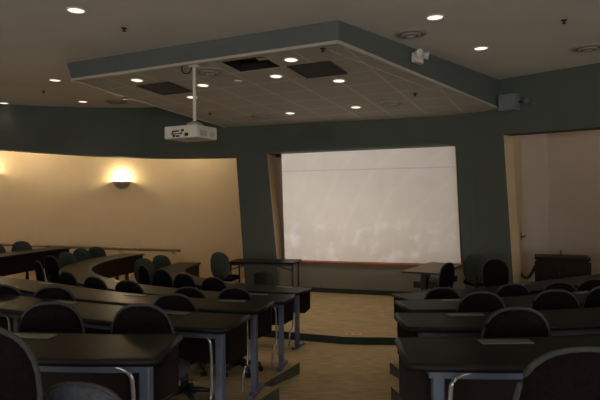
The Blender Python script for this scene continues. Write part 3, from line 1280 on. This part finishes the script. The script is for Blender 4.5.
def make_chair(fab, seatm):
    t = thing('office_chair', '', 'chair')
    b = MB()
    cushion(b, 0.42, 0.44, 0.085, 'xy', (0, 0, 0.455), 0.6, 0.6)
    b.build('seat', seatm, t)
    b = MB()
    b.box((0, 0, 0.405), (0.22, 0.26, 0.025))
    b.build('seat_plate', M['black'], t, 0.006)
    b = MB()
    rim = cushion(b, 0.365, 0.46, 0.060, 'xz', (0, -0.22, 0.69), 0.82, 0.74, 0.5)
    for v in b.bm.verts:
        v.co.y -= (v.co.z - 0.46) * 0.12
    bk = b.build('backrest', fab, t)
    b = MB()
    b.tube([p + Vector((0, -(p.z - 0.46) * 0.12, 0)) for p in rim], 0.0105, 8, closed=True)
    b.build('edge_roll', M['rim'], bk)
    b = MB()
    b.tube(crom([Vector((0, -0.06, 0.40)), Vector((0, -0.20, 0.39)), Vector((0, -0.275, 0.44)), Vector((0, -0.285, 0.60))], 5), 0.020, 8)
    b.build('back_bracket', M['black'], t)
    b = MB()
    b.lathe([(0.0, 0.40), (0.022, 0.40), (0.022, 0.26), (0.03, 0.26), (0.034, 0.09), (0, 0.09)], n=14)
    b.build('gas_column', M['black'], t)
    b = MB()
    b.tube([(0.05, 0.02, 0.40), (0.20, 0.03, 0.39), (0.24, 0.03, 0.385)], 0.007, 6)
    b.build('height_lever', M['black'], t)
    for k in range(5):
        a = 2 * PI * k / 5 + 0.3
        d = Vector((math.cos(a), math.sin(a), 0))
        b = MB()
        b.tube([d * 0.02 + Vector((0, 0, 0.105)), d * 0.12 + Vector((0, 0, 0.095)), d * 0.215 + Vector((0, 0, 0.075))], [0.026, 0.021, 0.015], 8)
        lg = b.build('leg', M['black'], t)
        b = MB()
        c = d * 0.215
        s = Vector((-d.y, d.x, 0))
        for sg in (-1, 1):
            b.tube([c + s * (sg * 0.010) + Vector((0, 0, 0.0265)), c + s * (sg * 0.026) + Vector((0, 0, 0.0265))], 0.026, 12)
        b.tube([c + Vector((0, 0, 0.02)), c + Vector((0, 0, 0.075))], 0.008, 6)
        b.build('caster', M['black'], lg)
    return t


proto_dark = make_chair(M['fabric'], M['seat'])
proto_blue = make_chair(M['seat'], M['seat'])
proto_green = make_chair(M['green_fabric'], M['fabric'])
used = {}


def chair(x, y, z, face, label, group, kind='dark', sc=1.0):
    """x, y: where the back stands; face: heading in degrees, clockwise from straight ahead"""
    pr_ = {'dark': proto_dark, 'green': proto_green, 'blue': proto_blue}[kind]
    o = copy_tree(pr_) if used.get(kind) else pr_
    used[kind] = True
    a = math.radians(face)
    o.location = (x + 0.24 * math.sin(a), y + 0.24 * math.cos(a), z)
    o.rotation_euler = (0, 0, -a)
    wide = 1.14 if label.startswith('large') else 1.0
    o.scale = (wide, 1, sc)
    o['label'] = label
    o['group'] = group
    return o


CH = [
    # row, back x, back y, heading, label, height scale, kind
    (('L', 0), -1.14, 1.99, 2, 'large dark chair back cut off by the lower left picture corner', 1.06, 'dark'),
    (('L', 0), -0.83, 2.14, 12, 'low blue-grey chair tucked under the nearest left desk', 0.79, 'blue'),
    (('L', 1), -1.50, 3.36, -12, 'dark rounded chair back left of the two behind the nearest left desk', 1.0, 'dark'),
    (('L', 1), -0.93, 3.28, 2, 'dark rounded chair back right of the two behind the nearest left desk', 1.0, 'dark'),
    (('L', 2), -0.97, 4.30, 5, 'dark chair at third left desk, rightmost of that row', 1.0, 'dark'),
    (('L', 2), -2.08, 4.72, -4, 'dark chair at third left desk, above the nearest row\'s left chair', 1.0, 'dark'),
    (('L', 2), -2.57, 4.84, 0, 'dark chair at third left desk, cut by the left picture edge', 1.0, 'dark'),
    (('L', 3), -0.66, 5.60, 5, 'dark chair at fourth left desk, rightmost of that row', 1.0, 'dark'),
    (('L', 3), -1.13, 5.66, 8, 'dark chair at fourth left desk, second from the aisle', 1.0, 'dark'),
    (('L', 3), -1.89, 6.16, 15, 'dark chair at fourth left desk, in front of middle arm\'s bright reflection', 1.0, 'dark'),
    (('L', 3), -2.38, 6.50, 25, 'dark chair at fourth left desk where it begins to curve forward', 1.0, 'dark'),
    (('L', 3), -2.90, 7.00, 32, 'dark chair on the bend of fourth left desk, in front of clustered chairs', 1.0, 'dark'),
    (('L', 4), -1.13, 7.30, 15, 'dark chair at the innermost left desk, nearest the aisle', 1.0, 'dark'),
    (('L', 4), -1.60, 7.72, 25, 'dark chair at the innermost left desk, second from the aisle', 1.0, 'dark'),
    (('L', 4), -2.02, 8.20, 28, 'dark chair on the bend of the innermost left desk', 1.0, 'dark'),
    (('L', 4), -2.45, 8.78, 48, 'dark narrow-looking chair left of the innermost desk\'s arm', 1.0, 'dark'),
    (('L', 4), -2.74, 9.80, 10, 'grey-green chair beyond the arm of the innermost left desk, left of the pair', 1.0, 'green'),
    (('L', 4), -2.62, 10.55, 10, 'grey-green chair beyond the arm of the innermost left desk, right of the pair', 0.98, 'green'),
    (('L', 3), -3.86, 8.30, 50, 'dark chair seen edge-on behind middle arm, leftmost of the cluster', 1.0, 'dark'),
    (('L', 3), -4.02, 9.06, 30, 'dark chair behind middle desk arm, second of the cluster', 1.0, 'dark'),
    (('L', 3), -4.06, 9.75, 15, 'grey-green chair behind middle desk arm, right end of the cluster', 1.0, 'green'),
    (('L', 3), -4.06, 10.40, 5, 'grey-green chair beyond middle desk arm, left of the far pair', 1.0, 'green'),
    (('L', 3), -4.02, 11.05, 5, 'grey-green chair beyond middle desk arm, right of the far pair', 0.98, 'green'),
    (('L', 2), -5.27, 10.60, -5, 'grey-green chair behind leftmost desk arm, right of two by the handrail', 0.97, 'green'),
    (('L', 2), -5.48, 10.05, -5, 'grey-green chair behind leftmost desk arm, cut by left picture edge', 0.97, 'green'),
    (('R', 0), 0.895, 1.79, 2, 'large dark chair back in the lower right picture corner', 1.015, 'dark'),
    (('R', 1), 1.18, 3.08, 4, 'dark rounded chair back alone at second desk of right block', 1.0, 'dark'),
    (('R', 2), 1.37, 4.26, 5, 'dark chair at third right desk, nearest the aisle', 1.0, 'dark'),
    (('R', 2), 1.96, 4.32, 8, 'dark chair at third right desk, second from the aisle', 1.0, 'dark'),
    (('R', 2), 2.46, 4.50, 8, 'dark chair at third right desk, at the right picture edge', 1.0, 'dark'),
    (('R', 3), 1.39, 5.50, 5, 'dark chair at front right desk, nearest the aisle', 1.0, 'dark'),
    (('R', 3), 2.15, 5.68, 5, 'dark chair at front right desk, second from the aisle', 1.0, 'dark'),
    (('R', 3), 2.66, 5.78, 5, 'dark chair at front right desk, third from the aisle', 1.0, 'dark'),
    (('R', 3), 3.14, 6.00, 5, 'dark chair at front right desk, by the right picture edge', 1.0, 'dark'),
]
for key, x, y, fa_, lab, sc, kind in CH:
    grp = 'chairs of the left block' if key[0] == 'L' else 'chairs of the right block'
    chair(x, y, TIER[key[1]], fa_, lab, grp, kind, sc)
# chairs on the stage
chair(-1.40, 9.72, STAGE, 22, 'grey-green chair at the left end of the left front table', 'chairs on the stage', 'green')
chair(2.05, 7.86, STAGE, -42, 'dark chair seen edge-on at the right front table', 'chairs on the stage')
chair(2.80, 8.95, STAGE, 20, 'grey-green chair behind the right front table, left of the dark chair', 'chairs on the stage', 'green')
chair(2.86, 8.22, STAGE, -165, 'dark broad chair nearest the right pier on the stage', 'chairs on the stage')

# ------------------------------------------------------------------ front tables
ft = thing('folding_table', 'thin dark folding table on the stage left of the screen', 'table', (-0.64, 10.05, STAGE), math.radians(-12))
b = MB()
b.box((0, 0, 0.725), (1.22, 0.6, 0.03))
b.build('tabletop', M['desk_top'], ft, 0.006)
b = MB()
for sy in (-1, 1):
    b.box((0, sy * 0.27, 0.695), (1.16, 0.02, 0.035))
b.build('apron_rail', M['black'], ft)
for sx in (-1, 1):
    for sy in (-1, 1):
        b = MB()
        b.tube([(sx * 0.56, sy * 0.24, 0.71), (sx * 0.56, sy * 0.24, 0.0)], 0.017, 8)
        b.build('leg', M['black'], ft)
    b = MB()
    b.tube([(sx * 0.55, -0.24, 0.60), (sx * 0.22, -0.24, 0.70)], 0.011, 8)
    b.build('brace', M['black'], ft)
bx = thing('box', 'black upright box standing under the left front table', 'box', (-0.68, 10.2, STAGE), math.radians(-12))
b = MB()
b.box((0, 0, 0.26), (0.24, 0.42, 0.50))
b.build('case', M['black'], bx, 0.01)
b = MB()
for sx in (-1, 1):
    b.box((sx * 0.09, 0, 0.006), (0.03, 0.36, 0.012))
b.build('foot_strip', M['grille'], bx)

rt_ang = math.radians(-31)
rt = thing('instructor_table', 'tan-topped table on the stage right of screen, with dark legs', 'table', (2.12, 8.85, STAGE), rt_ang)
b = MB()
b.box((0, 0, 0.725), (0.58, 1.36, 0.03))
b.build('tabletop', M['tan_top'], rt, 0.006)
b = MB()
b.box((0, 0, 0.725), (0.60, 1.38, 0.022))
b.build('edge_band', M['black'], rt, 0.004)
for sy in (-1, 1):
    b = MB()
    b.box((0, sy * 0.52, 0.37), (0.09, 0.06, 0.68))
    lg = b.build('leg', M['black'], rt, 0.008)
    b = MB()
    b.box((0, sy * 0.52, 0.018), (0.5, 0.07, 0.035))
    b.build('foot', M['black'], lg, 0.008)
    b = MB()
    b.tube([(0, sy * 0.50, 0.46), (0, sy * 0.20, 0.70)], 0.016, 8)
    b.build('brace', M['black'], lg)
b = MB()
b.box((0.02, 0, 0.52), (0.40, 1.0, 0.10))
b.build('storage_tray', M['black'], rt, 0.01)

# ------------------------------------------------------------------ low brown cabinet in the right opening
c_l = at_z(534, 258, STAGE + 0.85)
c_r = at_z(586, 257, STAGE + 0.85)
cw = 0.78
cab = thing('cabinet', 'low dark brown wooden cabinet against the pale right wall', 'cabinet', ((c_l.x + c_r.x) / 2 + 0.14, (c_l.y + c_r.y) / 2 + 0.25, STAGE), math.radians(-22))
b = MB()
b.box((0, 0, 0.43), (cw, 0.5, 0.74))
b.build('carcass', M['wood'], cab, 0.004)
b = MB()
b.box((0, 0, 0.825), (cw + 0.05, 0.54, 0.05))
b.build('top', M['wood'], cab, 0.01)
b = MB()
b.box((0, 0.02, 0.03), (cw - 0.04, 0.44, 0.06))
b.build('plinth', M['black'], cab)
for sx in (-1, 1):
    b = MB()
    b.box((sx * 0.212, -0.258, 0.43), (0.41, 0.018, 0.70))
    d = b.build('door', M['wood'], cab, 0.004)
    b = MB()
    b.tube([(sx * 0.05, -0.27, 0.52), (sx * 0.05, -0.292, 0.53), (sx * 0.05, -0.292, 0.61), (sx * 0.05, -0.27, 0.62)], 0.006, 6)
    b.build('handle', M['grille'], d)
cp_ = Vector(cab.location)
mic = thing('microphone_stub', 'tiny dark gooseneck stub on top of the brown cabinet', 'microphone', (cp_.x - 0.01, cp_.y, STAGE + 0.85))
b = MB()
b.lathe([(0, 0.02), (0.035, 0.018), (0.04, 0.0), (0, 0.0)], n=12)
b.build('base', M['black'], mic)
b = MB()
b.tube([(0, 0, 0.015), (0, 0, 0.10)], 0.012, 8)
b.build('stem', M['black'], mic)
# thick black cord drooping from the wall to the cabinet
cpts = []
pa = on_seg(516.5, ra, rb)
pa = pa + rn * 0.03
dA, dB = pa.y, cp_.y - 0.1
for i, (u, v) in enumerate(((516.5, 262), (519, 270), (523, 276.5), (528, 277.5), (532, 272.5), (535.5, 266))):
    cpts.append(at_depth(u, v, dA + (dB - dA) * min(i / 5, 0.92)))
b = MB(cpts[0])
b.tube(crom(cpts, 6), 0.026, 8)
tag(b.build('power_cord', M['black']), 'thick black cord drooping from the return wall to the brown cabinet', 'cord')

# brass floor box on the stage
p = at_z(353, 334.5, STAGE)
fbx = thing('floor_box', 'small orange-brass floor outlet cover near the stage edge', 'floor outlet', p)
b = MB()
b.box((0, 0, 0.005), (0.21, 0.13, 0.009))
b.build('cover', M['brass'], fbx, 0.003)
b = MB()
b.box((0.045, 0, 0.011), (0.07, 0.05, 0.004))
b.box((-0.05, 0, 0.011), (0.06, 0.05, 0.004))
b.build('flap', M['orange'], fbx)

# ------------------------------------------------------------------ unseen fill lamps, added to light the room
for x, lab in ((-5.0, 'added globe fill lamp on the unseen rear wall, left of the three'), (0.0, 'added globe fill lamp on the unseen rear wall, middle of the three'),
               (5.0, 'added globe fill lamp on the unseen rear wall, right of the three')):
    o = thing('globe_fill', lab, 'wall light', (x, -8.6, 1.75))  # added behind the camera for cool frontal fill
    b = MB()
    b.lathe([(0, 0), (0.10, 0), (0.10, 0.03), (0.02, 0.04), (0.02, 0.10), (0, 0.10)], n=16, rot=Matrix.Rotation(-PI / 2, 3, 'X'))
    b.build('wall_plate', M['white_metal'], o)
    b = MB()
    b.lathe([(0.15 * math.sin(PI * k / 12), -0.15 * math.cos(PI * k / 12)) for k in range(13)], (0, 0.26, 0), 24)
    b.build('globe', M['globe'], o)
for x, lab in ((-5.6, 'added standing fill uplight, out of view by the left rear seats'), (5.6, 'added standing fill uplight, out of view by the right rear seats')):
    o = thing('floor_fill_lamp', lab, 'fill light', (x, -1.2, TIER[0]), 0)  # added out of view to brighten the ceiling
    b = MB()
    b.lathe([(0, 0), (0.15, 0), (0.15, 0.02), (0.02, 0.04), (0, 0.04)], n=20)
    b.build('base', M['black'], o)
    b = MB()
    b.tube([(0, 0, 0.03), (0, 0, 1.30)], 0.014, 10)
    b.build('pole', M['black'], o)
    b = MB()
    b.lathe([(0, 1.29), (0.06, 1.30), (0.17, 1.40), (0.165, 1.40), (0.055, 1.31), (0, 1.305)], n=24)
    b.build('lamp_shade', M['black'], o)
    light('uplight_fill', 'POINT', (0, 0, 1.43), 240, (1.0, 0.965, 0.92), o, 0.06)
light('back_aisle_fill', 'POINT', (-6.0, 12.3, CEIL - 0.12), 42, WARM, None, 0.1)  # added fill hidden behind the header, brightens the beige wall
light('back_aisle_fill', 'POINT', (-2.6, 12.85, CEIL - 0.12), 36, WARM, None, 0.1)  # second hidden fill for the same wall
light('right_alcove_fill', 'POINT', (5.6, 9.6, CEIL - 0.12), 8, (1.0, 0.84, 0.70), None, 0.1)  # fill without a fixture for the right alcove

w = bpy.data.worlds.new('world')
scene.world = w
w.use_nodes = True
w.node_tree.nodes['Background'].inputs['Color'].default_value = (0.02, 0.022, 0.025, 1)
w.node_tree.nodes['Background'].inputs['Strength'].default_value = 0.0
